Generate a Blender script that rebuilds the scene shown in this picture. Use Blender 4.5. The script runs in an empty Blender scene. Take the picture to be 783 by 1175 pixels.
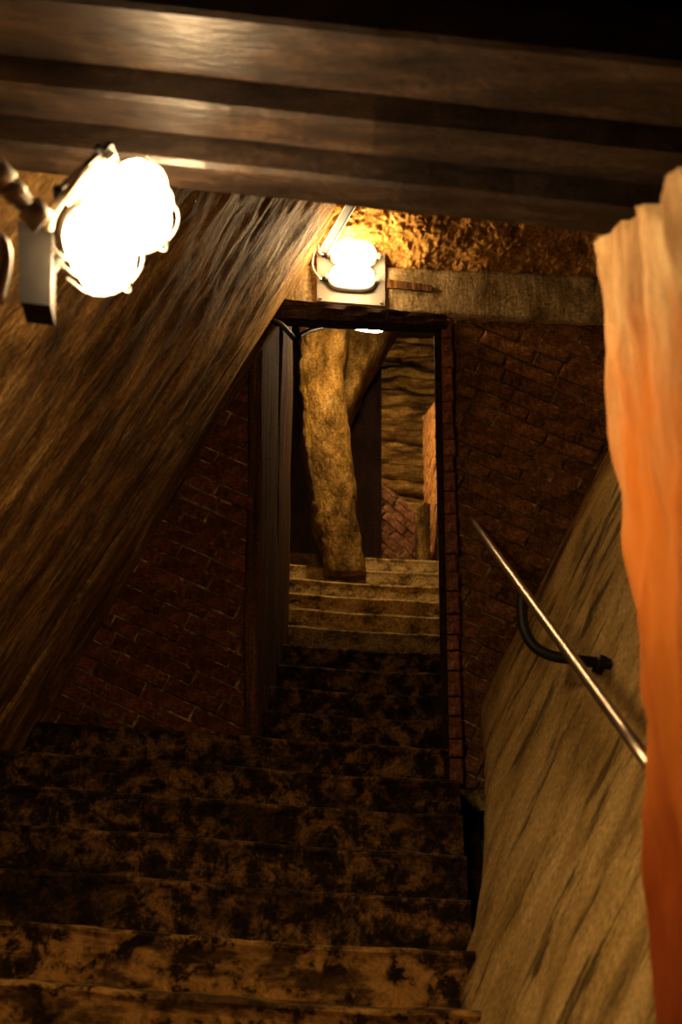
import bpy, math, random
from mathutils import Vector, Matrix, noise

random.seed(7)
SC = bpy.context.scene
COL = SC.collection
V = Vector

# ------------------------------------------------------------------ camera
EYE = V((0.0, 0.0, 1.6))
PITCH = math.radians(18.0)
FPX = 1632.0
cam = bpy.data.cameras.new('camera')
cam.sensor_fit = 'VERTICAL'
cam.sensor_height = 36.0
cam.sensor_width = 24.0
cam.lens = 36.0 * FPX / 1175.0
cam.clip_start = 0.05
cam.dof.use_dof = True
cam.dof.focus_distance = 6.6
cam.dof.aperture_fstop = 3.0
cam_o = bpy.data.objects.new('camera', cam)
cam_o.location = EYE
cam_o.rotation_euler = (math.radians(90) + PITCH, 0, 0)
COL.objects.link(cam_o)
SC.camera = cam_o

# ------------------------------------------------------------------ world, exposure
w = bpy.data.worlds.new('world')
SC.world = w
w.use_nodes = True
w.node_tree.nodes['Background'].inputs[0].default_value = (1.0, 0.62, 0.32, 1)
w.node_tree.nodes['Background'].inputs[1].default_value = 0.006
SC.view_settings.view_transform = 'Standard'
SC.view_settings.look = 'None'
SC.view_settings.gamma = 1.0
SC.view_settings.use_curve_mapping = False
SC.view_settings.exposure = 0.0

LAMP_COL = (1.0, 0.67, 0.33, 1)
LAMP_NEAR = 112.0      # radiance of the near pair
LAMP_MID = 100.0
LAMP_FAR = 220.0


def at(x, y, Y):
    """point on the vertical plane at distance Y that the photograph shows at pixel x, y"""
    a = (x - 391.5) / FPX
    b = (587.5 - y) / FPX
    d = V((a, math.cos(PITCH) - b * math.sin(PITCH), math.sin(PITCH) + b * math.cos(PITCH)))
    return EYE + d * (Y / d.y)


def on_plane(x, y, A, n):
    d = at(x, y, 1.0) - EYE
    return EYE + d * ((A - EYE).dot(n) / d.dot(n))


RUN = V((0.0545, 1.0, 0.0))            # horizontal direction of the passage
CLIMB = V((0.0545, 1.0, 0.5667))       # direction of the flight
TILT = -0.062                          # the steps dip to the right
H, D = 0.17, 0.30
Y0, Z0 = 4.3, EYE.z - 0.09


def stair(u, Y, z):
    return V((u + 0.0545 * Y, Y + 0.02 * u, z + TILT * u))


# ------------------------------------------------------------------ materials
def new_mat(name):
    m = bpy.data.materials.new(name)
    m.use_nodes = True
    nt = m.node_tree
    return m, nt, nt.nodes['Principled BSDF']


def rgb(h):
    h = h.lstrip('#')
    c = [int(h[i:i + 2], 16) / 255 for i in (0, 2, 4)]
    return tuple((x / 12.92 if x <= .04045 else ((x + .055) / 1.055) ** 2.4) for x in c) + (1,)


def stone(name, stops, scale=(6, 6, 6), detail=8, rough=.85, bump=.4, bump_scale=None, bump_dist=.01,
          coord='Object', distort=.3, noise_rough=.62, blotch=None, vary=0.0, spec=.08, streak=None, grit=.55, grit_scale=(70, 70, 70)):
    m, nt, bs = new_mat(name)
    N, L = nt.nodes.new, nt.links.new
    tc = N('ShaderNodeTexCoord')
    mp = N('ShaderNodeMapping')
    mp.inputs['Scale'].default_value = scale
    L(tc.outputs[coord], mp.inputs['Vector'])
    nz = N('ShaderNodeTexNoise')
    nz.inputs['Scale'].default_value = 1.0
    nz.inputs['Detail'].default_value = detail
    nz.inputs['Roughness'].default_value = noise_rough
    nz.inputs['Distortion'].default_value = distort
    L(mp.outputs[0], nz.inputs['Vector'])
    cr = N('ShaderNodeValToRGB')
    el = cr.color_ramp.elements
    while len(el) < len(stops):
        el.new(.5)
    for e, (p, c) in zip(el, stops):
        e.position = p
        e.color = rgb(c)
    L(nz.outputs['Fac'], cr.inputs[0])
    col = cr.outputs[0]
    if streak:                                   # second, finer layer of streaks or stains
        sc2, lo, hi, c2, amt = streak
        mp2 = N('ShaderNodeMapping')
        mp2.inputs['Scale'].default_value = sc2
        mp2.inputs['Location'].default_value = (3.1, 7.7, 1.3)
        L(tc.outputs[coord], mp2.inputs['Vector'])
        n2 = N('ShaderNodeTexNoise')
        n2.inputs['Scale'].default_value = 1.0
        n2.inputs['Detail'].default_value = 7
        n2.inputs['Roughness'].default_value = .65
        L(mp2.outputs[0], n2.inputs['Vector'])
        mr = N('ShaderNodeMapRange')
        mr.inputs['From Min'].default_value = lo
        mr.inputs['From Max'].default_value = hi
        mr.inputs['To Max'].default_value = amt
        L(n2.outputs['Fac'], mr.inputs['Value'])
        mx = N('ShaderNodeMixRGB')
        mx.inputs['Color2'].default_value = rgb(c2)
        L(mr.outputs[0], mx.inputs['Fac'])
        L(col, mx.inputs['Color1'])
        col = mx.outputs[0]
    if grit:                                     # fine speckle
        mp3 = N('ShaderNodeMapping')
        mp3.inputs['Scale'].default_value = grit_scale
        L(tc.outputs[coord], mp3.inputs['Vector'])
        n3 = N('ShaderNodeTexNoise')
        n3.inputs['Scale'].default_value = 1.0
        n3.inputs['Detail'].default_value = 5
        n3.inputs['Roughness'].default_value = .7
        L(mp3.outputs[0], n3.inputs['Vector'])
        mr3 = N('ShaderNodeMapRange')
        mr3.inputs['From Min'].default_value = .36
        mr3.inputs['From Max'].default_value = .64
        mr3.inputs['To Min'].default_value = 1 - grit
        mr3.inputs['To Max'].default_value = 1 + grit * .6
        L(n3.outputs['Fac'], mr3.inputs['Value'])
        vm = N('ShaderNodeVectorMath')
        vm.operation = 'SCALE'
        L(col, vm.inputs[0])
        L(mr3.outputs[0], vm.inputs['Scale'])
        col = vm.outputs[0]
    if vary:
        oi = N('ShaderNodeObjectInfo')
        hs = N('ShaderNodeHueSaturation')
        mr = N('ShaderNodeMapRange')
        mr.inputs['To Min'].default_value = 1 - vary
        mr.inputs['To Max'].default_value = 1 + vary
        L(oi.outputs['Random'], mr.inputs['Value'])
        L(mr.outputs[0], hs.inputs['Value'])
        L(col, hs.inputs['Color'])
        col = hs.outputs[0]
    L(col, bs.inputs['Base Color'])
    bs.inputs['Roughness'].default_value = rough
    bs.inputs['Specular IOR Level'].default_value = spec
    if bump:
        mb = N('ShaderNodeMapping')
        mb.inputs['Scale'].default_value = bump_scale or tuple(3 * s for s in scale)
        L(tc.outputs[coord], mb.inputs['Vector'])
        nb = N('ShaderNodeTexNoise')
        nb.inputs['Scale'].default_value = 1.0
        nb.inputs['Detail'].default_value = 6
        nb.inputs['Roughness'].default_value = .6
        L(mb.outputs[0], nb.inputs['Vector'])
        ad = N('ShaderNodeMath')
        ad.operation = 'ADD'
        L(nb.outputs['Fac'], ad.inputs[0])
        L(nz.outputs['Fac'], ad.inputs[1])
        bp = N('ShaderNodeBump')
        bp.inputs['Strength'].default_value = bump
        bp.inputs['Distance'].default_value = bump_dist
        L(ad.outputs[0], bp.inputs['Height'])
        L(bp.outputs[0], bs.inputs['Normal'])
    return m


def metal(name, col, rough=.4, met=1.0):
    m, nt, bs = new_mat(name)
    N, L = nt.nodes.new, nt.links.new
    tc = N('ShaderNodeTexCoord')
    nz = N('ShaderNodeTexNoise')
    nz.inputs['Scale'].default_value = 40
    nz.inputs['Detail'].default_value = 5
    L(tc.outputs['Object'], nz.inputs['Vector'])
    mr = N('ShaderNodeMapRange')
    mr.inputs['To Min'].default_value = rough - .12
    mr.inputs['To Max'].default_value = rough + .15
    L(nz.outputs['Fac'], mr.inputs['Value'])
    L(mr.outputs[0], bs.inputs['Roughness'])
    bs.inputs['Base Color'].default_value = rgb(col)
    bs.inputs['Metallic'].default_value = met
    return m


def glow(name, strength):
    m, nt, bs = new_mat(name)
    bs.inputs['Base Color'].default_value = (.9, .85, .75, 1)
    bs.inputs['Emission Color'].default_value = LAMP_COL
    bs.inputs['Emission Strength'].default_value = strength
    return m


M = {}
M['slab_left'] = stone('slab_left', [(.30, '#40301c'), (.48, '#7c5e36'), (.62, '#b08a50'), (.78, '#cca468')],
                       scale=(7, 2.4, 1), coord='UV', bump=1.0, bump_scale=(24, 7, 1), bump_dist=.03, rough=.75, distort=.6,
                       streak=((22, 4, 1), .56, .72, '#dcc088', .6), grit=.5, grit_scale=(80, 40, 1))
M['slab_right'] = stone('slab_right', [(.28, '#6a5430'), (.45, '#ab8a4c'), (.6, '#c6a464'), (.8, '#d8ba80')],
                        scale=(6, 2.8, 1), coord='UV', bump=.8, bump_scale=(24, 14, 1), bump_dist=.016, rough=.8, distort=.6,
                        streak=((8, 1.5, 1), .54, .62, '#33280f', .85), grit=.4, grit_scale=(70, 50, 1))
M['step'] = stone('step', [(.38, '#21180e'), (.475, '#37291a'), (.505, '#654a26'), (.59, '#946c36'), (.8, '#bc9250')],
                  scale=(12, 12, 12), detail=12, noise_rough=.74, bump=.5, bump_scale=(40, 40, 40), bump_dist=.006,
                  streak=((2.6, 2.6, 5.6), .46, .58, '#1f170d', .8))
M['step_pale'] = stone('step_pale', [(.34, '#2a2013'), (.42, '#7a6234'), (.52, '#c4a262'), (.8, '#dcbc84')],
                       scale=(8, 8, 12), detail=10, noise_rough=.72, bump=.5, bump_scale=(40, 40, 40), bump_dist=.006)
M['step_tan'] = stone('step_tan', [(.38, '#1e160c'), (.455, '#3c2b18'), (.475, '#8a6630'), (.56, '#b88a46'), (.8, '#d4aa66')],  # lowest steps: more tan, fewer dark blotches than the middle ones
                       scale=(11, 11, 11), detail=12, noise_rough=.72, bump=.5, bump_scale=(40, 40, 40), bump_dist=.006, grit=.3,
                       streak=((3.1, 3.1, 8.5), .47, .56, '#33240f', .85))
M['floor'] = stone('floor', [(.4, '#241a10'), (.6, '#4c3820')], scale=(4, 4, 4), bump=.4)
M['mortar'] = stone('mortar', [(.40, '#4a3a20'), (.52, '#86703f'), (.62, '#c8a66a')], scale=(14, 14, 14), bump=.8, bump_dist=.012)
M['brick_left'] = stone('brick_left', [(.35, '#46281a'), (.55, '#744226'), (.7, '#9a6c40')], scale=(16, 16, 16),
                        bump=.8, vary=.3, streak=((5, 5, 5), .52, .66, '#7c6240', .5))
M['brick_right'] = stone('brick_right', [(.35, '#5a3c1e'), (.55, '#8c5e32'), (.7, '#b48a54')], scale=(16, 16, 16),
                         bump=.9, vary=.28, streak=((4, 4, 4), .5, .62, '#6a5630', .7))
M['brick_red'] = stone('brick_red', [(.35, '#6a4430'), (.55, '#9a6444'), (.72, '#bc8e68')], scale=(22, 22, 22),
                       bump=.8, vary=.25)
M['brick_orange'] = stone('brick_orange', [(.35, '#9a6030'), (.6, '#c08a4c'), (.8, '#d2a468')], scale=(22, 22, 22),
                          bump=.6, vary=.15)
M['band'] = stone('band', [(.32, '#6a5838'), (.5, '#a48c60'), (.7, '#c4ac80')], scale=(12, 12, 3), bump=.6,
                  bump_scale=(45, 45, 8), bump_dist=.008)
M['vault'] = stone('vault', [(.32, '#6a4a20'), (.5, '#a87a3a'), (.7, '#c99a54')], scale=(9, 9, 9), bump=.7,
                   bump_scale=(45, 45, 45), bump_dist=.012)
M['wood_dark'] = stone('wood_dark', [(.3, '#1a110a'), (.55, '#38261a'), (.75, '#4e3826')], scale=(2, 30, 30), bump=.6,
                       bump_dist=.006)
M['wood_post'] = stone('wood_post', [(.3, '#2c1c0e'), (.52, '#5c3e20'), (.72, '#8a6236')], scale=(28, 28, 2.0),
                       bump=.9, bump_scale=(60, 60, 3), bump_dist=.010, distort=.1)
M['beam'] = stone('beam', [(.3, '#130d09'), (.5, '#261b13'), (.7, '#3e2f22')], scale=(4, 14, 14), bump=.4, bump_dist=.01,
                  rough=.42, spec=.6)
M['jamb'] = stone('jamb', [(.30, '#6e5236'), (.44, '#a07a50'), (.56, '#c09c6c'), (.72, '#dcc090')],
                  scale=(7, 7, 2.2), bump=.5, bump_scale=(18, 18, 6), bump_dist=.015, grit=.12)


def height_tints(m, layers):
    """colour layers by height: (colour, z where it starts, z where it is full, depth lean, strength), edges broken by noise"""
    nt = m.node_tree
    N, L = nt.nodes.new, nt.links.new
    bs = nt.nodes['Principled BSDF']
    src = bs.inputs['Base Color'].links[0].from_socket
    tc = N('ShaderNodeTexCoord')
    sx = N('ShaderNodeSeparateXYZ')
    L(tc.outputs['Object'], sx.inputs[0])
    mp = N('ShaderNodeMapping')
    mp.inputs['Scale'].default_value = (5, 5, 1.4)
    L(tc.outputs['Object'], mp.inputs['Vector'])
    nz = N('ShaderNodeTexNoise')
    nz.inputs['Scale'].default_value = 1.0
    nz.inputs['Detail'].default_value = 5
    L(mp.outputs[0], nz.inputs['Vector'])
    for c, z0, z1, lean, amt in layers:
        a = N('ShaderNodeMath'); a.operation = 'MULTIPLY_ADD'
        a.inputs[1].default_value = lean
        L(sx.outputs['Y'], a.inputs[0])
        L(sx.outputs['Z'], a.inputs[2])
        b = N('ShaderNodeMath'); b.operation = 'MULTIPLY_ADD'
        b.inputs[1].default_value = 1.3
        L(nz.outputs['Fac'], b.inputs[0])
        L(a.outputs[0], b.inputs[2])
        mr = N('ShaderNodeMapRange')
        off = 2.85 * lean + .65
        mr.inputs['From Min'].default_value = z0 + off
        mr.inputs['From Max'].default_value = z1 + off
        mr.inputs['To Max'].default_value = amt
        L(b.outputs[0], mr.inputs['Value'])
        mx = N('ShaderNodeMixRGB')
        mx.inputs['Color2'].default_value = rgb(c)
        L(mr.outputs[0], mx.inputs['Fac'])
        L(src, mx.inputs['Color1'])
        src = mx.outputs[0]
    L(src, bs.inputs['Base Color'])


height_tints(M['jamb'], [('#c8701e', 3.02, 2.62, -.55, .9), ('#8e3a10', 2.35, 1.75, 0, .85)])  # tan turns orange, then darker red, towards the bottom
M['pier'] = stone('pier', [(.3, '#5e4420'), (.48, '#95702f'), (.62, '#b88e48'), (.8, '#cda866')], scale=(9, 9, 4),
                  bump=1.0, bump_scale=(30, 30, 14), bump_dist=.05,
                  streak=((6, 6, 3), .50, .62, '#3c2a10', .7))
M['rock'] = stone('rock', [(.34, '#3a2a14'), (.5, '#7a5a28'), (.64, '#a98442'), (.8, '#c4a05a')], scale=(4, 4, 22),
                  bump=1.0, bump_scale=(12, 12, 60), bump_dist=.02, vary=.2)
M['dark_wall'] = stone('dark_wall', [(.35, '#1c120a'), (.6, '#33221a')], scale=(6, 6, 3), bump=.5)
M['steel'] = metal('steel', '#b9a48c', .32)
M['black_iron'] = metal('black_iron', '#191614', .55, .4)
M['grey_plate'] = metal('grey_plate', '#8a8478', .6, .15)
M['cast'] = metal('cast', '#a7a096', .45, .6)
M['cable'] = metal('cable', '#c7b596', .5, 0.0)
M['black_cable'] = metal('black_cable', '#1b1815', .5, 0.0)
M['glow_near'] = glow('glow_near', LAMP_NEAR)
M['glow_mid'] = glow('glow_mid', LAMP_MID)
M['glow_far'] = glow('glow_far', LAMP_FAR)
M['glow_back'] = glow('glow_back', 190.0)


# ------------------------------------------------------------------ mesh helpers
class MB:
    def __init__(self):
        self.v, self.f, self.uv = [], [], {}

    def quad_box(self, pts):
        """pts: 8 points, 4 of one face then 4 of the opposite face in the same order"""
        b = len(self.v)
        self.v += [V(p) for p in pts]
        for q in ((0, 1, 2, 3), (7, 6, 5, 4), (0, 4, 5, 1), (1, 5, 6, 2), (2, 6, 7, 3), (3, 7, 4, 0)):
            self.f.append([b + i for i in q])

    def prism(self, poly, ext):
        n, b = len(poly), len(self.v)
        self.v += [V(p) for p in poly] + [V(p) + V(ext) for p in poly]
        self.f.append(list(range(b, b + n)))
        self.f.append([b + n + i for i in reversed(range(n))])
        for i in range(n):
            j = (i + 1) % n
            self.f.append([b + i, b + n + i, b + n + j, b + j])

    def tube(self, pts, r, seg=10, caps=True, radii=None):
        pts = [V(p) for p in pts]
        b = len(self.v)
        t0 = (pts[1] - pts[0]).normalized()
        up = V((0, 0, 1)) if abs(t0.z) < .9 else V((1, 0, 0))
        nrm = t0.cross(up).normalized()
        for i, p in enumerate(pts):
            a = pts[max(0, i - 1)]
            c = pts[min(len(pts) - 1, i + 1)]
            t = (c - a).normalized()
            nrm = (nrm - t * nrm.dot(t)).normalized()
            bn = t.cross(nrm)
            rr = radii[i] if radii else r
            for k in range(seg):
                an = 2 * math.pi * k / seg
                self.v.append(p + (nrm * math.cos(an) + bn * math.sin(an)) * rr)
        for i in range(len(pts) - 1):
            for k in range(seg):
                k2 = (k + 1) % seg
                self.f.append([b + i * seg + k, b + i * seg + k2, b + (i + 1) * seg + k2, b + (i + 1) * seg + k])
        if caps:
            self.f.append([b + k for k in reversed(range(seg))])
            e = b + (len(pts) - 1) * seg
            self.f.append([e + k for k in range(seg)])

    def grid(self, fn, na, nb, back=None, uvfn=None):
        """fn(a, b) over 0..1; back: offset vector that closes it into a solid"""
        b = len(self.v)
        for i in range(na + 1):
            for j in range(nb + 1):
                self.v.append(fn(i / na, j / nb))
                if uvfn:
                    self.uv[len(self.v) - 1] = uvfn(i / na, j / nb)
        idx = lambda i, j: b + i * (nb + 1) + j
        for i in range(na):
            for j in range(nb):
                self.f.append([idx(i, j), idx(i + 1, j), idx(i + 1, j + 1), idx(i, j + 1)])
        if back is not None:
            loop = [idx(i, 0) for i in range(na + 1)] + [idx(na, j) for j in range(1, nb + 1)] + \
                   [idx(i, nb) for i in reversed(range(na))] + [idx(0, j) for j in reversed(range(1, nb))]
            s = len(self.v)
            for k in loop:
                self.v.append(self.v[k] + V(back))
                if uvfn:
                    self.uv[len(self.v) - 1] = self.uv[k]
            n = len(loop)
            for k in range(n):
                k2 = (k + 1) % n
                self.f.append([loop[k2], loop[k], s + k, s + k2])
            self.f.append([s + k for k in range(n)])

    def build(self, name, mat, parent=None, smooth=False, origin=None):
        me = bpy.data.meshes.new(name)
        o = V(origin) if origin is not None else V((0, 0, 0))
        me.from_pydata([tuple(p - o) for p in self.v], [], self.f)
        if self.uv:
            ul = me.uv_layers.new(name='UVMap')
            for lp in me.loops:
                ul.data[lp.index].uv = self.uv.get(lp.vertex_index, (0, 0))
        me.validate()
        import bmesh
        bm = bmesh.new()
        bm.from_mesh(me)
        bmesh.ops.recalc_face_normals(bm, faces=bm.faces)
        bm.to_mesh(me)
        bm.free()
        if smooth:
            me.polygons.foreach_set('use_smooth', [True] * len(me.polygons))
        me.materials.append(M[mat] if isinstance(mat, str) else mat)
        ob = bpy.data.objects.new(name, me)
        ob.location = o
        COL.objects.link(ob)
        if parent is not None:
            ob.parent = parent
            if parent.location.length:
                ob.location = o - parent.location
        return ob


def tag(o, label, cat, group=None, kind=None):
    o['label'] = label
    o['category'] = cat
    if group:
        o['group'] = group
    if kind:
        o['kind'] = kind
    return o


def empty(name, loc=(0, 0, 0)):
    o = bpy.data.objects.new(name, None)
    o.location = loc
    o.empty_display_size = .1
    COL.objects.link(o)
    return o


def bez(pts, n=8):
    """Catmull-Rom through the points"""
    pts = [V(p) for p in pts]
    P = [2 * pts[0] - pts[1]] + pts + [2 * pts[-1] - pts[-2]]
    out = []
    for i in range(1, len(P) - 2):
        for k in range(n):
            t = k / n
            a, b, c, d = P[i - 1], P[i], P[i + 1], P[i + 2]
            out.append(.5 * (2 * b + (c - a) * t + (2 * a - 5 * b + 4 * c - d) * t * t + (3 * b - a - 3 * c + d) * t ** 3))
    out.append(pts[-1])
    return out


def fb(p, s=1.0, o=4):
    return noise.fractal(V(p) * s, 1.0, 2.0, o)


# ------------------------------------------------------------------ bricks
def clip_poly(poly, region):
    """Sutherland-Hodgman; region convex and counter-clockwise"""
    out = poly
    n = len(region)
    for i in range(n):
        a, b = region[i], region[(i + 1) % n]
        src, out = out, []
        for k in range(len(src)):
            p, q = src[k], src[(k + 1) % len(src)]
            sp = (b[0] - a[0]) * (p[1] - a[1]) - (b[1] - a[1]) * (p[0] - a[0])
            sq = (b[0] - a[0]) * (q[1] - a[1]) - (b[1] - a[1]) * (q[0] - a[0])
            if sp >= 0:
                out.append(p)
            if (sp < 0) != (sq < 0):
                t = sp / (sp - sq)
                out.append((p[0] + (q[0] - p[0]) * t, p[1] + (q[1] - p[1]) * t))
        if not out:
            return []
    return out


def area(p):
    return .5 * sum(p[i][0] * p[(i + 1) % len(p)][1] - p[(i + 1) % len(p)][0] * p[i][1] for i in range(len(p)))


def lay_bricks(parent, O, ux, uz, n, region, ang, course, length, joint, mat, rng, proud=.012, depth=.05, name='brick',
               limit=295, jit=.004):
    """bricks as single meshes on the plane O + ux*a + uz*b, clipped to a convex region; n points to the viewer"""
    if area(region) < 0:
        region = region[::-1]
    ca, sa = math.cos(ang), math.sin(ang)
    rot = lambda a, b: (a * ca - b * sa, a * sa + b * ca)
    inv = [(a * ca + b * sa, -a * sa + b * ca) for a, b in region]
    a0, a1 = min(p[0] for p in inv), max(p[0] for p in inv)
    b0, b1 = min(p[1] for p in inv), max(p[1] for p in inv)
    made = 0
    r = 0
    b = b0
    while b < b1:
        hgt = course * rng.uniform(.9, 1.08)
        a = a0 - rng.random() * length
        while a < a1:
            ln = length * rng.choice((1, 1, 1, .55)) * rng.uniform(.92, 1.06)
            j = joint * rng.uniform(.7, 1.3)
            q = [(a + j / 2, b + j / 2), (a + ln - j / 2, b + j / 2), (a + ln - j / 2, b + hgt - j / 2), (a + j / 2, b + hgt - j / 2)]
            q = [(x + rng.uniform(-jit, jit), y + rng.uniform(-jit, jit) * .7) for x, y in q]
            q = clip_poly([rot(*p) for p in q], region)
            a += ln
            if len(q) < 3 or area(q) < .0006 or made >= limit:
                continue
            c = (sum(p[0] for p in q) / len(q), sum(p[1] for p in q) / len(q))
            pr = proud + rng.uniform(-.6, .6) * proud
            tw = (rng.uniform(-.05, .05), rng.uniform(-.05, .05))
            mb = MB()
            base = O + ux * c[0] + uz * c[1]
            rings = []
            for sc_, off in ((1, -depth), (1, pr - .005), (None, pr)):
                ring = []
                for p in q:
                    dx, dy = p[0] - c[0], p[1] - c[1]
                    ll = math.hypot(dx, dy)
                    k = 1 if sc_ else max(.5, 1 - .007 / max(ll, .01))
                    if not sc_:
                        ky = max(.55, 1 - .007 / max(abs(dy), .012))
                        kx = max(.55, 1 - .007 / max(abs(dx), .012))
                        dx, dy = dx * kx, dy * ky
                    o2 = off + (tw[0] * dx + tw[1] * dy if off > 0 else 0)
                    ring.append(base + ux * dx + uz * dy + n * o2)
                rings.append(ring)
            m_ = len(q)
            for ring in rings:
                mb.v += ring
            for lv in range(2):
                for i in range(m_):
                    k = (i + 1) % m_
                    mb.f.append([lv * m_ + i, lv * m_ + k, (lv + 1) * m_ + k, (lv + 1) * m_ + i])
            mb.f.append(list(range(2 * m_, 3 * m_)))
            mb.f.append(list(reversed(range(m_))))
            mb.build(name, mat, parent, origin=base)
            made += 1
        b += hgt
        r += 1
    return made


# ================================================================== SETTING
# ------------------------------------------------------------------ stairs
fl = MB()
fl.quad_box([stair(-2.6, -2.0, -.35), stair(1.2, -2.0, -.35), stair(1.2, 1.75, -.35), stair(-2.6, 1.75, -.35),
             stair(-2.6, -2.0, -.03), stair(1.2, -2.0, -.03), stair(1.2, 1.75, -.03), stair(-2.6, 1.75, -.03)])
top_z = Z0 + 15 * H
ra = [(1.7, -.35), (1.7, -.05), (Y0 - .3 + .2, Z0 - 2 * H - .06), (Y0 + 15 * D + .2, Z0 + 14 * H - .04), (13, Z0 + 14 * H - .04), (13, -.35)]
poly = [stair(-2.0, a, b) for a, b in ra]
fl.prism(poly, stair(.25, 0, 0) - stair(-2.0, 0, 0))
floor = tag(fl.build('floor', 'floor'), 'stone staircase climbing through the doorway between sloping walls', 'stairs', kind='structure')

rng = random.Random(3)
for k in range(-8, 17):
    Yk, Zk = Y0 + k * D, Z0 + k * H
    if k < 7:
        ul, ur = -1.75, .165
    else:
        ul, ur = -.712, .165
    if k > 12:
        ul, ur = -1.6, .9
    dep = .40 if k < 16 else 3.5
    seed = k * 13.7
    n = 44

    def front(a, b, ul=ul, ur=ur, Yk=Yk, Zk=Zk, seed=seed, dep=dep):
        # profile b: bottom of the riser, up to the nosing, back along the tread
        u = ul + (ur - ul) * a
        wear = .010 * fb((u * 3, seed, 0), 1) + .006 * fb((u * 11, seed, 5), 1)
        dip = -.012 * math.exp(-((u + .35) / .45) ** 2)
        pr = [(0.012, -H - .02), (0.008, -.11), (0.003, -.050), (-.003, -.030), (-.011, -.015), (-.004, -.004), (.014, .0), (.08, .0), (dep, .0)]
        i = round(b * 8)
        y, z = pr[i]
        rough = .007 * fb((u * 6, z * 9, seed), 1.3)
        return stair(u, Yk + y + (wear + rough if i < 6 else 0), Zk + z + (dip + wear * .6 if i > 1 else 0))

    mb = MB()
    mb.grid(front, n, 8)
    # sides and back so the step is a solid block
    for a_ in (0, n):
        ids = [a_ * 9 + j for j in range(9)]
        p = len(mb.v)
        mb.v.append(mb.v[a_ * 9 + 8] + V((0, 0, -H - .02)))
        mb.f.append(ids + [p])
    mb.f.append([8, n * 9 + 8, len(mb.v) - 1, len(mb.v) - 2])
    mb.f.append([0, n * 9, len(mb.v) - 1, len(mb.v) - 2])
    so = mb.build('step', 'step_pale' if k > 10 else ('step_tan' if k < 2 else 'step'), floor)

# ------------------------------------------------------------------ left sloping slab
R1, R2 = at(0, 838, 5.55), at(388, 236, 5.85)
G1 = V((0.0545, 1.0, 0.09))
upL = (R2 - R1).normalized()
gL = (G1 - upL * G1.dot(upL)).normalized()
nL = upL.cross(gL).normalized()
if nL.x < 0:
    nL = -nL
LEN = (R2 - R1).length


def slabL(a, b):
    # a: towards the viewer; b: up the slope
    base = R1 + upL * (LEN * (-.55 + 1.75 * b))
    tm = 4.2
    q = base - gL * (tm * a)
    d = .030 * fb((a * tm * 1.3, b * LEN * .5, 2), 1) + .010 * fb((a * tm * 4.6, b * 3.0, 9), 1) + .016 * fb((a * tm * 9, b * 12, 4), 1)
    edge = math.exp(-a * 60) * -.02
    return q + nL * (d + edge)


wl = MB()
wl.grid(slabL, 260, 200, back=-nL * .4, uvfn=lambda a, b: (a * 4.2, b * LEN * 1.75))
slab_l = tag(wl.build('wall_left', 'slab_left', smooth=False), 'large sloping stone wall leaning over the stairs, streaked, left side', 'wall', kind='structure')
slab_l.data.polygons.foreach_set('use_smooth', [True] * len(slab_l.data.polygons))
# the lower facet that turns back from the ridge to the brick wall
E1, E2 = at(14, 900, 6.2), at(398, 237, 6.2)


def facet(a, b):
    t = -.55 + 1.75 * b
    r = R1.lerp(R2, t) + nL * -.02
    e = E1.lerp(E2, t)
    p = r.lerp(e, a)
    return p + nL * .02 * fb((a * 2, b * 6, 4), 1.2) * math.sin(a * math.pi)


wf = MB()
wf.grid(facet, 14, 60, back=-nL * .3 + V((-.1, 0, 0)), uvfn=lambda a, b: (a * .6 + 9, b * LEN * 1.75))
wf.build('wall_return', 'slab_left', slab_l, smooth=True)

# ------------------------------------------------------------------ right sloping slab
A_, B_ = at(530, 850, 6.15), at(697, 516, 6.15)
upR = (B_ - A_).normalized()
gR = CLIMB.normalized()
nR = gR.cross(upR).normalized()
if nR.x > 0:
    nR = -nR


def slabR(a, b):
    # a: towards the viewer, b: up the slope
    s = -.16 + 2.66 * b
    p = A_ + upR * s - gR * (5.2 * a)
    d = .02 * fb((a * 6, s * .8, 12), 1) + .006 * fb((a * 30, s * 6, 3), 1)
    foot = max(0, .22 - s)
    d += -3.0 * foot * foot * max(0, 1 - a * 3.2)
    return p + nR * d


wr = MB()
wr.grid(slabR, 120, 50, back=-nR * .6, uvfn=lambda a, b: (a * 5.2, b * 2.6))
slab_r = tag(wr.build('wall_right', 'slab_right', smooth=True), 'pale plastered stone wall sloping back beside the handrail', 'wall', kind='structure')

# ------------------------------------------------------------------ brick wall with the doorway
YW = 6.15
UX, UZ, NV = V((1, 0, 0)), V((0, 0, 1)), V((0, -1, 0))


def wp(x, y, Y=YW):
    p = at(x, y, Y)
    return (p.x, p.z)


def wall_from_pixels(name, px, depth, mat, label, Y=YW):
    mb = MB()
    mb.prism([at(x, y, Y) for x, y in px], RUN * depth)
    return tag(mb.build(name, mat), label, 'wall', kind='structure')


O = V((0, YW, 0))
rng = random.Random(11)
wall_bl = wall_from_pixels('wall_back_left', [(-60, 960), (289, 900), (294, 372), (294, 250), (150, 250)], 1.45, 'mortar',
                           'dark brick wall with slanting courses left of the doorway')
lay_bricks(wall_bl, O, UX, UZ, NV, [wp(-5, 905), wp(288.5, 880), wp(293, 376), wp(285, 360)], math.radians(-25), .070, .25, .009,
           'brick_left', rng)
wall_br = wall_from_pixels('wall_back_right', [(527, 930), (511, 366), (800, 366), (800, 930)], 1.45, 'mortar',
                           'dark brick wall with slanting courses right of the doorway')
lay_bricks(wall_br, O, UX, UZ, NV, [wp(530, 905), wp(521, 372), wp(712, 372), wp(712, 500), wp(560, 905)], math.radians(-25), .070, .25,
           .010, 'brick_right', rng, proud=.014)
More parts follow.
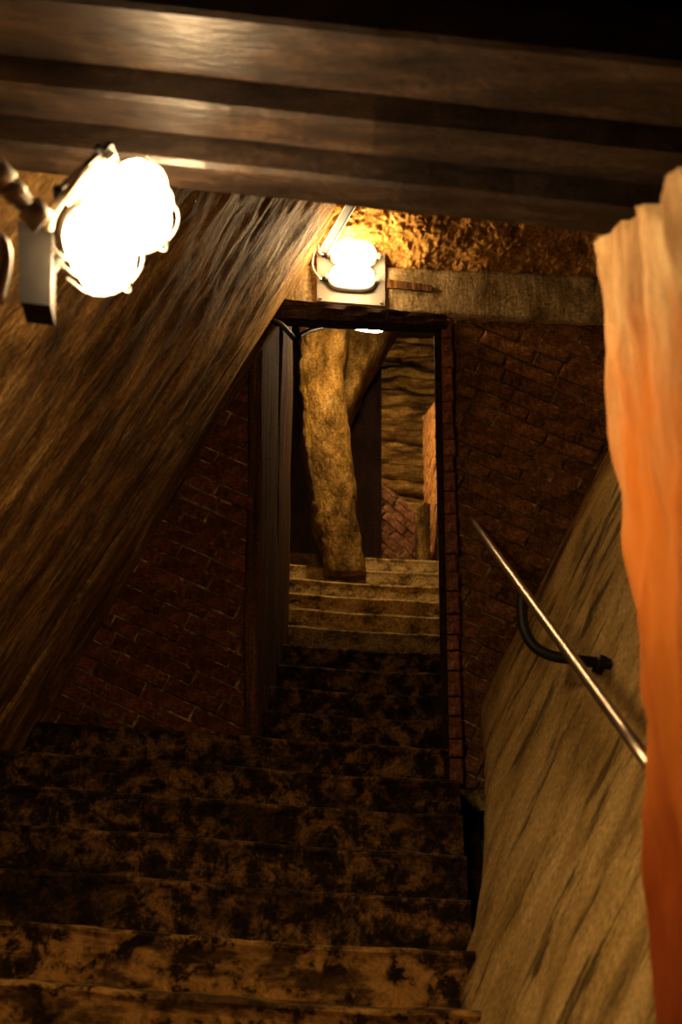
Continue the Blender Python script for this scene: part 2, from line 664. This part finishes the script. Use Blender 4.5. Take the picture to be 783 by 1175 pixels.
# quoin bricks standing proud beside the door post
Yq = YW - .075
z_lo, z_hi = at(525, 900, Yq).z, at(512, 366, Yq).z
z = z_lo
while z < z_hi - .02:
    h = min(rng.uniform(.07, .115), z_hi - z)
    t = (z - z_lo) / (z_hi - z_lo)
    xl = at(514 + (507 - 514) * t, 0, Yq).x
    y_pix = 900 + (366 - 900) * t
    pl = at(517 + (506.5 - 517) * t, y_pix, Yq)
    pr_ = at(531 + (518 - 531) * t + rng.uniform(-1.5, 1.5), y_pix, Yq)
    c = V(((pl.x + pr_.x) / 2, Yq, z + h / 2))
    hw, hh, bv = (pr_.x - pl.x) / 2, h / 2 - .004, .006
    mb = MB()
    yy = rng.uniform(-.006, .006)
    ang = rng.uniform(-.03, .03)
    f = [V((-hw, .09, -hh)), V((hw, .09, -hh)), V((hw, .09, hh)), V((-hw, .09, hh))]
    g = [V((-hw, yy, -hh)), V((hw, yy, -hh)), V((hw, yy, hh)), V((-hw, yy, hh))]
    k = [V((-hw + bv, yy - .006, -hh + bv)), V((hw - bv, yy - .006, -hh + bv)), V((hw - bv, yy - .006, hh - bv)), V((-hw + bv, yy - .006, hh - bv))]
    mb.v = [c + p for p in f + g + k]
    for lv in range(2):
        for i in range(4):
            j = (i + 1) % 4
            mb.f.append([lv * 4 + i, lv * 4 + j, lv * 4 + 4 + j, lv * 4 + 4 + i])
    mb.f += [[8, 9, 10, 11], [3, 2, 1, 0]]
    mb.build('quoin_brick', 'brick_red', wall_br, origin=c)
    z += h

# plaster band above the doorway
mb = MB()


def band(a, b):
    x = 300 + 420 * a
    y0 = 303 + 14.0 * (x - 330) / 350
    y1 = 352 + 18.0 * (x - 330) / 350
    p = at(x, y1 + (y0 - y1) * b, YW - .045)
    return p + V((0, -.008 * fb((p.x * 6, p.z * 6, 1), 1.3), .004 * fb((p.x * 12, 0, 4), 1)))


mb.grid(band, 70, 14, back=V((0, .12, 0)))
band_o = tag(mb.build('trim_1', 'band', smooth=True), 'grey plaster band running across above the doorway', 'wall band', kind='structure')
mb = MB()
pa, pb, pc, pd = at(444, 321, YW - .05), at(496, 328, YW - .05), at(496, 335, YW - .05), at(444, 331, YW - .05)
mb.prism([p + V((0, -.008, 0)) for p in (pa, pb, pc, pd)], (0, .03, 0))
mb.build('band_strip', 'wood_post', band_o)  # thin brown wedge on the band, right of the lamp plate

# rough vault above the band
def vault(a, b):
    x = 340 + 400 * a
    y0 = 305 + 14.0 * (x - 330) / 350 + 4
    p0 = at(x, y0, YW - .02)
    p1 = at(x, y0, YW - .02) + V((0, -.62, .62))
    p = p0.lerp(p1, b)
    cells = noise.voronoi(p * 30, distance_metric='DISTANCE', exponent=2.5)[0]
    d = .014 * fb(p, 16, 3) + .018 * min(.6, cells[1] - cells[0]) + .03 * fb(p, 3.2, 2)
    return p + V((0, -.7, -.7)) * (d - .02) + V((.01 * fb(p + V((9, 0, 0)), 14, 2), 0, 0))


mb = MB()
mb.grid(vault, 300, 150, back=V((0, .3, .35)))
tag(mb.build('ceiling_rough', 'vault', smooth=True), 'rough pebbly golden plaster vault above the doorway', 'ceiling', kind='structure')

# ------------------------------------------------------------------ door frame
door = tag(empty('door_1', at(400, 850, YW)), 'old timber framed doorway over the stairs', 'doorway', kind='structure')
mb = MB()


def header(a, b):
    # closed profile around b
    x = 306 + 207 * a
    yt, yb = 342.5 + 19 * (x - 318) / 194, 364.5 + 9 * (x - 318) / 194
    Yf = YW - .13
    c = (at(x, yt, Yf) + at(x, yb, Yf)) / 2
    hh = (at(x, yt, Yf).z - at(x, yb, Yf).z) / 2
    pr = [(0, -1), (0, -.3), (0, .4), (0, 1), (.09, 1), (.09, -1), (0, -1)]
    y, z = pr[round(b * 6)]
    return c + V((0, y + .006 * fb((a * 9, z * 3, 2), 1), z * hh + .005 * fb((a * 14, z, 7), 1)))


mb.grid(header, 40, 6)
nb_ = 7
mb.f.append([j for j in range(6)])
mb.f.append([40 * nb_ + j for j in range(6)])
mb.build('header_beam', 'wood_dark', door)


def post(pxa, pxb, ya, yb, Yf, depth, mat, name, seg=24):
    mb = MB()

    def fn(a, b):
        pr = [(0, 0), (.5, 0), (1, 0), (1, 1), (0, 1), (0, 0)]
        s, d = pr[round(b * 5)]
        y = ya + (yb - ya) * a
        l = pxa[0] + (pxa[1] - pxa[0]) * a
        r = pxb[0] + (pxb[1] - pxb[0]) * a
        p = at(l + (r - l) * s, y, Yf) + RUN * (depth * d)
        return p + V((.004 * fb((a * 7, s * 2, 3), 1), .005 * fb((a * 9, s * 4, 8), 1), 0))
    mb.grid(fn, seg, 5)
    mb.f.append([0, 1, 2, 3, 4])
    mb.f.append([seg * 6 + i for i in range(5)])
    return mb.build(name, mat, door)


post((498, 510), (508, 519), 372, 905, YW - .05, .22, 'wood_dark', 'door_post')
# left jamb, two weathered boards following the depth of the wall
for i, (d0, d1) in enumerate(((-.02, .80), (.80, 1.47))):
    mb = MB()

    def jamb(a, b, d0=d0, d1=d1, i=i):
        zz = EYE.z + .55 + 2.9 * a + i * .35
        dd = d0 + (d1 - d0 - .006) * b
        bulge = .016 * math.exp(-((a - .80) / .13) ** 2) * (1 if i else 0)
        p = V((0, YW, 0)) + RUN * dd
        p.x = -.375 + RUN.x * dd + .012 + bulge + .006 * fb((dd * 12, zz * 1.5, i), 1) + (zz - EYE.z - 1) * -.004
        p.z = zz
        return p
    mb.grid(jamb, 50, 16, back=V((-.06, 0, 0)))
    mb.build('jamb_board', 'wood_post', door, smooth=True)

# ------------------------------------------------------------------ near ceiling: corbelled beams
CEIL_T = -.105


def beam_pt(X, Y, z):
    return V((X, Y + .03 * X, z + CEIL_T * X))


ceil = MB()
ceil.quad_box([beam_pt(-2.2, -2, 2.62 + .98), beam_pt(1.6, -2, 2.62 + .98), beam_pt(1.6, 1.9, 2.62 + .98), beam_pt(-2.2, 1.9, 2.62 + .98),
               beam_pt(-2.2, -2, 4.2), beam_pt(1.6, -2, 4.2), beam_pt(1.6, 2.0, 4.2), beam_pt(-2.2, 2.0, 3.9)])
ceil_o = tag(ceil.build('ceiling', 'dark_wall'), 'dark ceiling of stepped beams over the foreground', 'ceiling', kind='structure')
zC = at(400, 238, 3.0).z
specs = [(2.88, 3.00, zC), (2.75, 2.88, zC + .072), (2.52, 2.75, zC + .144), (1.85, 2.52, zC + .30)]
for i, (ya, yb, zz) in enumerate(specs):
    mb = MB()
    n = 60

    def bm_(a, b, ya=ya, yb=yb, zz=zz, i=i):
        X = -2.2 + 3.9 * a
        pr = [(ya, zz + .45), (ya, zz + .012), (ya + .010, zz), ((ya + yb) / 2, zz), (yb - .010, zz), (yb, zz + .012), (yb, zz + .45), (ya, zz + .45)]
        y, z = pr[round(b * 7)]
        wob = .006 * fb((X * 4, i * 5, y * 3), 1)
        return beam_pt(X, y + wob, z + (wob if z < zz + .2 else 0))
    mb.grid(bm_, n, 7)
    mb.f.append(list(range(7)))
    mb.f.append([n * 8 + j for j in range(7)])
    mb.build('beam', 'beam', ceil_o)

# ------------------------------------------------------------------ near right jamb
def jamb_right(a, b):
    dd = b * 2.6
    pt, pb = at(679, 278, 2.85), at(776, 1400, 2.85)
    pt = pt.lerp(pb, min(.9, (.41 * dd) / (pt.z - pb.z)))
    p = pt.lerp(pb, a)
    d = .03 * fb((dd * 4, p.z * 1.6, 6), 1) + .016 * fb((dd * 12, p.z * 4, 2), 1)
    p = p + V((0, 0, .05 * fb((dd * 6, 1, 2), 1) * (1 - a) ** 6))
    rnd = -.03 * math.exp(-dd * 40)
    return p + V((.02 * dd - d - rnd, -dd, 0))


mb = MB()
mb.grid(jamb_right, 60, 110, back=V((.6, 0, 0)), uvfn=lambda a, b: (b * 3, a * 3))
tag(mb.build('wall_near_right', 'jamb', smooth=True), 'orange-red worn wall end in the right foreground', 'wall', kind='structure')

# ------------------------------------------------------------------ enclosing walls behind the viewer and above the far stairs
mb = MB()
mb.quad_box([V((-2.4, -2.1, -.4)), V((1.6, -2.1, -.4)), V((1.6, -1.9, -.4)), V((-2.4, -1.9, -.4)),
             V((-2.4, -2.1, 4)), V((1.6, -2.1, 4)), V((1.6, -1.9, 4)), V((-2.4, -1.9, 4))])
tag(mb.build('wall_behind', 'dark_wall'), 'dark stone wall closing the passage behind the viewer', 'wall', kind='structure')

# ================================================================== BEYOND THE DOORWAY
# wall above the doorway, seen from behind; left and right sides of the upper passage
mb = MB()
mb.prism([V((-1.9, 7.5, 3.6)), V((-1.9, 13, 3.6)), V((-1.9, 13, 7)), V((-1.9, 7.5, 7))], (.25, 0, 0))
tag(mb.build('wall_far_left', 'dark_wall'), 'dark side wall of the upper passage beyond the doorway', 'wall', kind='structure')
mb = MB()
mb.prism([V((-2.2, 6.2, 6.0)), V((2.4, 6.2, 6.0)), V((2.4, 13, 7.0)), V((-2.2, 13, 7.0))], (0, 0, .2))
tag(mb.build('ceiling_far', 'dark_wall'), 'dark ceiling over the upper passage', 'ceiling', kind='structure')
mb = MB()
mb.prism([V((-2.2, 12.0, 3.2)), V((2.4, 12.0, 3.2)), V((2.4, 12.0, 7.1)), V((-2.2, 12.0, 7.1))], (0, .3, 0))
wall_far = tag(mb.build('wall_far', 'dark_wall'), 'far wall of layered rock seen through the doorway', 'wall', kind='structure')

mb = MB()
zb = at(391, 318, YW).z
mb.prism([V((-2.2, YW + .03, zb)), V((2.4, YW + .03, zb)), V((2.4, YW + .03, 7.0)), V((-2.2, YW + .03, 7.0))], (0, .1, 0))
tag(mb.build('wall_over_door', 'dark_wall'), 'wall carrying the rough vault above the doorway', 'wall', kind='structure')

# layered rock, one slab for each bed
rng = random.Random(5)
YR = 10.95
yy = 372.0
li = 0
while yy < 612:
    hpx = rng.uniform(9, 19)
    z1, z0 = at(470, yy, YR).z, at(470, yy + hpx, YR).z
    xa, xb = at(428, yy, YR).x, at(512, yy, YR).x
    off = rng.uniform(-.06, .06)
    mb = MB()

    def bed(a, b, z0=z0, z1=z1, off=off, li=li):
        z = z0 + (z1 - z0) * b
        x = xa + (xb - xa) * a
        bul = .05 * math.sin(b * math.pi) ** .5
        d = .05 * fb((x * 3, z * 9, li), 1.2) + .02 * fb((x * 14, z * 30, li), 1)
        wav = .03 * fb((x * 2.2, li * 3, 1), 1)
        return V((x, YR + off - bul - d, z + wav - .10 * (x - xa)))
    mb.grid(bed, 26, 7, back=V((0, .3, 0)))
    mb.build('rock_bed', 'rock', wall_far, smooth=True)
    yy += hpx
    li += 1

# dark upright timber partition
mb = MB()


def part_(a, b):
    x = 398 + 40 * b
    y = 395 + 275 * a
    p = at(x, y, 9.7)
    return p + V((0, .008 * fb((b * 20, a * 3, 1), 1), 0))


mb.grid(part_, 20, 20, back=V((0, .12, 0)))
tag(mb.build('timber_partition', 'dark_wall'), 'dark upright timber partition beside the stone pier', 'partition')

# low brick face and the small stone next to it
wall_fb = MB()
wall_fb.prism([at(x, y, 10.0) for x, y in ((434, 668), (480, 668), (480, 590), (462, 572), (434, 552))], (0, .3, 0))
wall_fb = tag(wall_fb.build('wall_far_brick', 'mortar'), 'low brick face with diagonal courses at the far end', 'wall', kind='structure')
O2 = V((0, 10.0, 0))
lay_bricks(wall_fb, O2, UX, UZ, NV, [wp(435, 668, 10), wp(479, 668, 10), wp(479, 591, 10), wp(462, 573, 10), wp(435, 553, 10)],
           math.radians(-42), .062, .22, .012, 'brick_red', rng)
mb = MB()


def sstone(a, b):
    x = 477 + 17 * b
    y = 578 + 92 * a
    p = at(x, y, 9.9)
    return p + V((0, -.04 * math.sin(b * math.pi) + .02 * fb((a * 9, b * 3, 5), 1), 0))


mb.grid(sstone, 24, 8, back=V((0, .25, 0)))
tag(mb.build('stone_block', 'pier', smooth=True), 'small dark upright stone between brick face and orange jamb', 'stone')

# orange brick jamb on the right beyond the door
wj = MB()
J = [at(489.5, 478, 10.6), at(489.5, 668, 10.6), at(513, 668, 9.9), at(513, 452, 9.9)]
wj.prism(J, V((.5, .3, 0)))
wj = tag(wj.build('wall_far_right', 'mortar'), 'orange brick jamb on the right beyond the doorway', 'wall', kind='structure')
wj['label'] = 'bright orange brick jamb on the right beyond the doorway'
ju = (J[2] - J[1]); ju.z = 0
jl = ju.length
ju.normalize()
jn = V((ju.y, -ju.x, 0))
if jn.y > 0:
    jn = -jn
JO = V((J[1].x, J[1].y, 0))
zz_ = lambda p: p.z
lay_bricks(wj, JO, ju, UZ, jn, [(0, J[1].z), (jl, J[2].z), (jl, J[3].z), (0, J[0].z)], math.radians(22), .075, .24, .008, 'brick_orange', rng,
           proud=.008)

# stone pier with a rib springing from it
pier = tag(empty('stone_pier', at(392, 655, 8.85)), 'golden rough stone pier leaning left at the top of the stairs', 'pier')


def loft(name, left, right, Yl, depth, seed, mat='pier', na=110):
    def interp(P, t):
        s = t * (len(P) - 1)
        i = min(int(s), len(P) - 2)
        return P[i][0] + (P[i + 1][0] - P[i][0]) * (s - i), P[i][1] + (P[i + 1][1] - P[i][1]) * (s - i)

    mb = MB()
    nb = 40

    def fn(a, b):
        l, r = interp(left, a), interp(right, a)
        Y = Yl[0] + (Yl[1] - Yl[0]) * a
        pl, pr = at(l[0], l[1], Y), at(r[0], r[1], Y)
        c = (pl + pr) / 2
        hw = (pr - pl) / 2
        an = math.pi * (1 - b)
        e = 4.5
        cx = math.copysign(abs(math.cos(an)) ** (2 / e), math.cos(an))
        cy = abs(math.sin(an)) ** (2 / e)
        p = c + hw * cx + V((0, -depth * cy, 0))
        d = .03 * fb((p.x * 4, p.z * 2.5, seed), 1.2) + .014 * fb((p.x * 11 + p.z * 4, p.z * 7, seed), 1.2, 5)
        return p + V((d * .8 * cx, -d, 0))
    mb.grid(fn, na, nb, back=V((0, .25, 0)))
    return mb.build(name, mat, pier, smooth=True)


loft('shaft', [(336, 350), (340, 400), (342, 450), (347, 520), (356, 590), (366, 640), (370, 668)],
     [(400, 350), (397, 400), (396, 455), (403, 520), (411, 590), (417, 640), (420, 668)], (8.75, 8.85), .26, 3)
loft('rib', [(388, 350), (388, 400), (389, 455), (391, 480)], [(470, 350), (445, 392), (418, 440), (398, 482)], (9.25, 9.15), .20, 8, na=40)

# ================================================================== LIGHTS
def bulkhead(parent, c, ax, ay, n, L, W, glow_m, guard=True, gland_dir=-1, fat=False):
    """oval bulkhead light: ax long axis, ay short axis, n outwards; all parts children of parent"""
    hl, hw = L / 2, W / 2
    seg = 36

    def oval(k, sx, sy, e=2.8):
        t = 2 * math.pi * k / seg
        return math.copysign(abs(math.cos(t)) ** (2 / e), math.cos(t)) * sx, math.copysign(abs(math.sin(t)) ** (2 / e), math.sin(t)) * sy

    def stack(rings, name, mat):
        mb = MB()
        for (s, o, e) in rings:
            for k in range(seg):
                x, y = oval(k, hl * s, hw * (s if s > .5 else s), e)
                mb.v.append(c + ax * x + ay * y + n * o)
        for i in range(len(rings) - 1):
            for k in range(seg):
                k2 = (k + 1) % seg
                mb.f.append([i * seg + k, i * seg + k2, (i + 1) * seg + k2, (i + 1) * seg + k])
        mb.f.append([k for k in range(seg)])
        mb.f.append([(len(rings) - 1) * seg + k for k in range(seg)])
        return mb.build(name, mat, parent, smooth=True)

    if fat:                                      # bulbous jelly-jar glass that also shines sideways and back
        stack([(.62, 0, 2.6), (.66, .02, 2.6), (.66, .03, 2.6)], 'housing', 'cast')
        stack([(.60, .028, 2.6), (.86, .040, 2.7), (.98, .058, 2.8), (1.0, .074, 2.8), (.93, .092, 2.8), (.76, .108, 2.6), (.48, .117, 2.4), (.2, .12, 2.2)],
              'glass', glow_m)
    else:
        stack([(1.04, 0, 3.2), (1.04, .022, 3.2), (1.0, .030, 3.2), (.90, .031, 3.2)], 'housing', 'cast')
        stack([(.93, .029, 2.8), (.93, .045, 2.8), (.90, .060, 2.8), (.80, .074, 2.8), (.62, .083, 2.8), (.35, .087, 2.8)], 'glass', glow_m)
    if guard:
        for wx in (-.45, 0, .45):
            pts = []
            for i in range(13):
                t = math.pi * i / 12
                pts.append(c + ax * (wx * hl) + ay * (-math.cos(t) * hw * (1.16 if fat else .99)) + n * (.03 + (.112 if fat else .070) * math.sin(t) ** .6))
            mb = MB()
            mb.tube(pts, .003, 6)
            mb.build('guard_wire', 'cast', parent, smooth=True)
        pts = []
        for i in range(17):
            t = math.pi * i / 16
            pts.append(c + ax * (-math.cos(t) * hl * (1.10 if fat else .99)) + n * (.03 + (.118 if fat else .072) * math.sin(t) ** .5))
        mb = MB()
        mb.tube(pts, .003, 6)
        mb.build('guard_wire', 'cast', parent, smooth=True)
    # clips at both ends and the cable gland
    for s in (-1, 1):
        mb = MB()
        q = c + ax * (s * hl * 1.04) + n * .026
        mb.prism([q + ay * .012 + n * .012, q - ay * .012 + n * .012, q - ay * .012 - n * .016, q + ay * .012 - n * .016], ax * (s * .012))
        mb.build('clip', 'cast', parent)
    g0 = c + ax * (gland_dir * hl * 1.02) + n * .014 - ay * .01
    mb = MB()
    mb.tube([g0, g0 + ax * gland_dir * .02, g0 + ax * gland_dir * .021, g0 + ax * gland_dir * .040], .01, 10, radii=[.014, .014, .010, .009])
    mb.build('gland', 'black_iron', parent, smooth=True)
    return g0 + ax * gland_dir * .04


# --- middle pair above the doorway
YP = YW - .065
corners = [at(364, 291, YP), at(442, 290, YP), at(442, 351, YP), at(364, 345, YP)]
mid = sum(corners, V()) / 4
plate = tag(empty('lamp_plate', corners[3]), 'grey square mounting plate above the door header', 'plate')
mb = MB()
mb.prism([p for p in corners], (0, .02, 0))
mb.build('plate', 'grey_plate', plate)
for p in corners:
    mb = MB()
    q = p.lerp(mid, .12)
    mb.tube([q + V((0, .002, 0)), q + V((0, -.006, 0))], .007, 8)
    mb.build('screw', 'cast', plate)
ends = []
sc = at(391.5, 300, YP)
for (px, py, lab) in ((406, 295, 'upper of the two glowing oval wall lights over the doorway'),
                      (404, 321.5, 'lower of the two glowing oval wall lights over the doorway')):
    c = at(px, py, YP)
    t = tag(empty('wall_light', c), lab, 'lamp', 'wall lights over the doorway')
    ax = V((1, 0, -.07)).normalized()
    ay = V((.07, 0, 1)).normalized()
    ends.append(bulkhead(t, c, ax, ay, V((0, -1, 0)), .220, .122, 'glow_mid', guard=False))
for (e, pts, lab) in ((ends[0], [(366, 288), (365, 281)], 'thin pale cable curving from the upper doorway light'),
                      (ends[1], [(366, 318), (359, 307), (360, 291), (364, 284)], 'thin pale cable looping from the lower doorway light')):
    mb = MB()
    mb.tube(bez([e - V((-.01, 0, 0))] + [at(x, y, YP - .04) for x, y in pts], 8), .0055, 8)
    tag(mb.build('cable', 'cable', smooth=True), lab, 'cable', 'doorway light cables')
# conduit that follows the edge of the sloping wall
ca, cb = at(366, 288, 6.0), at(402, 226, 5.75)
tr = tag(empty('cable_tray', ca), 'narrow metal cable tray along the edge of the sloping wall', 'cable tray')
dirn = (cb - ca).normalized()
side = V((.8, .2, .2)); side = (side - dirn * side.dot(dirn)).normalized()
nn = dirn.cross(side)
mb = MB()
mb.quad_box([ca, ca + side * .05, ca + side * .05 + nn * .006, ca + nn * .006, cb, cb + side * .05, cb + side * .05 + nn * .006, cb + nn * .006])
mb.build('tray', 'black_cable', tr)
for s in (0, .05):
    mb = MB()
    mb.tube([ca + side * s, cb + side * s], .005, 6)
    mb.build('tray_lip', 'cast', tr)

# --- light beyond the doorway, its lower edge peeping under the header
c3 = at(421, 373, 7.85)
t = tag(empty('wall_light', c3), 'glowing light just under the header, beyond the doorway', 'lamp')
n3 = V((-.15, .55, -.8)).normalized()
ax3 = V((1, .1, 0)); ax3 = (ax3 - n3 * ax3.dot(n3)).normalized()
ay3 = n3.cross(ax3)
e3 = bulkhead(t, c3 - n3 * .05, ax3, ay3, n3, .24, .12, 'glow_far', guard=False)
mb = MB()
b0 = c3 - n3 * .05
mb.tube([b0, V((b0.x, b0.y, 6.25))], .012, 8)
mb.build('hanger', 'black_iron', t)

# black cable and connector under the header
mb = MB()
mb.tube(bez([at(308, 366, 6.05), at(322, 372, 6.0), at(331, 381, 6.0), at(337, 388, 6.02)], 6), .013, 8)
tag(mb.build('cable', 'black_cable', smooth=True), 'short thick cable dropping along the sloping wall under the header', 'cable')
mb = MB()
mb.tube([at(339, 372, 6.35), at(339.5, 376, 6.35), at(340, 390, 6.35), at(340, 396, 6.35)], .02, 10, radii=[.014, .019, .019, .011])
tag(mb.build('connector', 'black_iron', smooth=True), 'black cable connector under the left end of the header', 'connector')
mb = MB()
mb.tube(bez([at(342, 386, 6.36), at(356, 379, 6.6), at(375, 375, 7.0), at(398, 371, 7.4), at(408, 367, 7.7)], 6), .012, 8)
tag(mb.build('cable', 'black_cable', smooth=True), 'dark cable running from the connector to the far light', 'cable')

# --- near pair on a dark bracket held by the conduit
cA, cB = at(90, 263, 2.68), at(134, 217, 2.75)
bU = V((.60, 0, .80))
bN = V((.72, -.06, -.69)).normalized()
bY = V((.05, 1, 0))
bY = (bY - bN * bY.dot(bN)).normalized()
bU = bN.cross(bY)
if bU.z < 0:
    bU = -bU
pc = (cA + cB) / 2
board = tag(empty('lamp_bracket', pc - bU * .2), 'dark bracket and junction box left of the foreground lights', 'bracket')
mb = MB()
q = pc - bN * .004
mb.prism([q + bY * .06 - bU * .06, q - bY * .14 - bU * .06, q - bY * .14 + bU * .09, q + bY * .06 + bU * .09], -bN * .012)
mb.build('plate', 'black_iron', board)
jb = [at(22, 258, 2.66), at(60, 264, 2.66), at(58, 350, 2.66), at(24, 346, 2.66)]
mb = MB()
mb.prism(jb, (-.01, .10, .0))
jbx = mb.build('junction_box', 'black_cable', board)
jc = sum(jb, V()) / 4
mb = MB()
mb.prism([jc + (p - jc) * 1.06 for p in jb], (0, -.008, 0))
mb.build('box_lid', 'black_cable', board)
mb = MB()
mb.tube([jc + V((.01, .06, 0)), pc - bN * .01], .012, 8)
mb.build('bracket_arm', 'black_iron', board)
for c, lab in ((cA, 'lower of the two blazing caged lights in the left foreground'),
               (cB, 'upper of the two blazing caged lights in the left foreground')):
    t = tag(empty('wall_light', c), lab, 'lamp', 'caged lights in the left foreground')
    bulkhead(t, c, bY, bU, bN, .29, .142, 'glow_near', gland_dir=-1, fat=True)

# conduit, couplings and supply cable at the left edge of the picture
cd = tag(empty('conduit', at(20, 225, 2.45)), 'steel conduit with screwed couplings beside the foreground lights', 'conduit')
p0, p1 = at(-40, 160, 2.40), at(44, 250, 2.50)
mb = MB()
mb.tube([p0, p1], .020, 16)
mb.build('pipe', 'cast', cd, smooth=True)
for t_, r_, l_ in ((.45, .029, .05), (.66, .025, .03), (.96, .029, .045)):
    c = p0.lerp(p1, t_)
    d_ = (p1 - p0).normalized() * l_ / 2
    mb = MB()
    mb.tube([c - d_, c - d_ * .98, c + d_ * .98, c + d_], r_, 12, radii=[r_ * .9, r_, r_, r_ * .9])
    mb.build('coupling', 'cast', cd, smooth=True)
mb = MB()
mb.tube(bez([at(56, 262, 2.56), at(60, 246, 2.53), at(80, 217, 2.50), at(97, 197, 2.54), at(106, 199, 2.60), at(112, 212, 2.66)], 8), .009, 10)
mb.build('supply_cable', 'cable', board, smooth=True)
mb = MB()
mb.tube(bez([at(-16, 268, 2.35), at(1, 278, 2.35), at(5, 300, 2.35), at(-4, 345, 2.35)], 8), .014, 12)
tag(mb.build('pipe', 'cast', smooth=True), 'bent metal pipe cut by the left edge below the conduit', 'pipe')

# ------------------------------------------------------------------ handrail
ra_, rb_ = at(542, 597, 6.02), at(732, 858, 3.15)
dr = (rb_ - ra_).normalized()
rail = tag(empty('handrail', ra_), 'brushed steel handrail climbing along the right sloping wall', 'handrail')
mb = MB()
mb.tube([ra_, ra_ + dr * .004] + [ra_.lerp(rb_ + dr * .2, i / 10) for i in range(1, 11)], .0165, 16, radii=[.013] + [.0165] * 11)
mb.build('tube', 'steel', rail, smooth=True)


def rail_at(x):
    lo, hi = 0.0, 1.0
    for _ in range(40):
        m_ = (lo + hi) / 2
        p = ra_.lerp(rb_, m_) - EYE
        px = 391.5 + FPX * p.x / (p.y * math.cos(PITCH) + p.z * math.sin(PITCH))
        if px < x:
            lo = m_
        else:
            hi = m_
    return ra_.lerp(rb_, lo)


q0 = rail_at(600)
wallp = on_plane(701, 762, A_, nR)
Yb = lambda t: q0.y + (wallp.y - q0.y) * t
path = bez([q0 + V((0, 0, -.005)), at(599, 697, Yb(.05)), at(602, 722, Yb(.15)), at(613, 741, Yb(.3)), at(632, 752, Yb(.5)), at(660, 757, Yb(.7)), at(690, 761, Yb(.9)), wallp], 8)
mb = MB()
mb.tube(path, .019, 12)
mb.build('bracket', 'black_iron', rail, smooth=True)
mb = MB()
mb.tube([wallp + nR * .03 + upR * .01, wallp + nR * .03 + upR * -.05], .019, 10)
mb.build('bracket_foot', 'black_iron', rail, smooth=True)

# light fixed to the back of the timber partition, out of the viewer's sight
c4 = at(420, 480, 9.7) + V((0, .13, 0))
t = tag(empty('wall_light', c4), 'light on the back of the timber partition that brightens the layered rock', 'lamp')
n4 = V((.12, .98, .0)).normalized()
ax4 = V((1, -.12, 0)); ax4 = (ax4 - n4 * ax4.dot(n4)).normalized()
bulkhead(t, c4, ax4, n4.cross(ax4), n4, .17, .11, 'glow_back', guard=False)
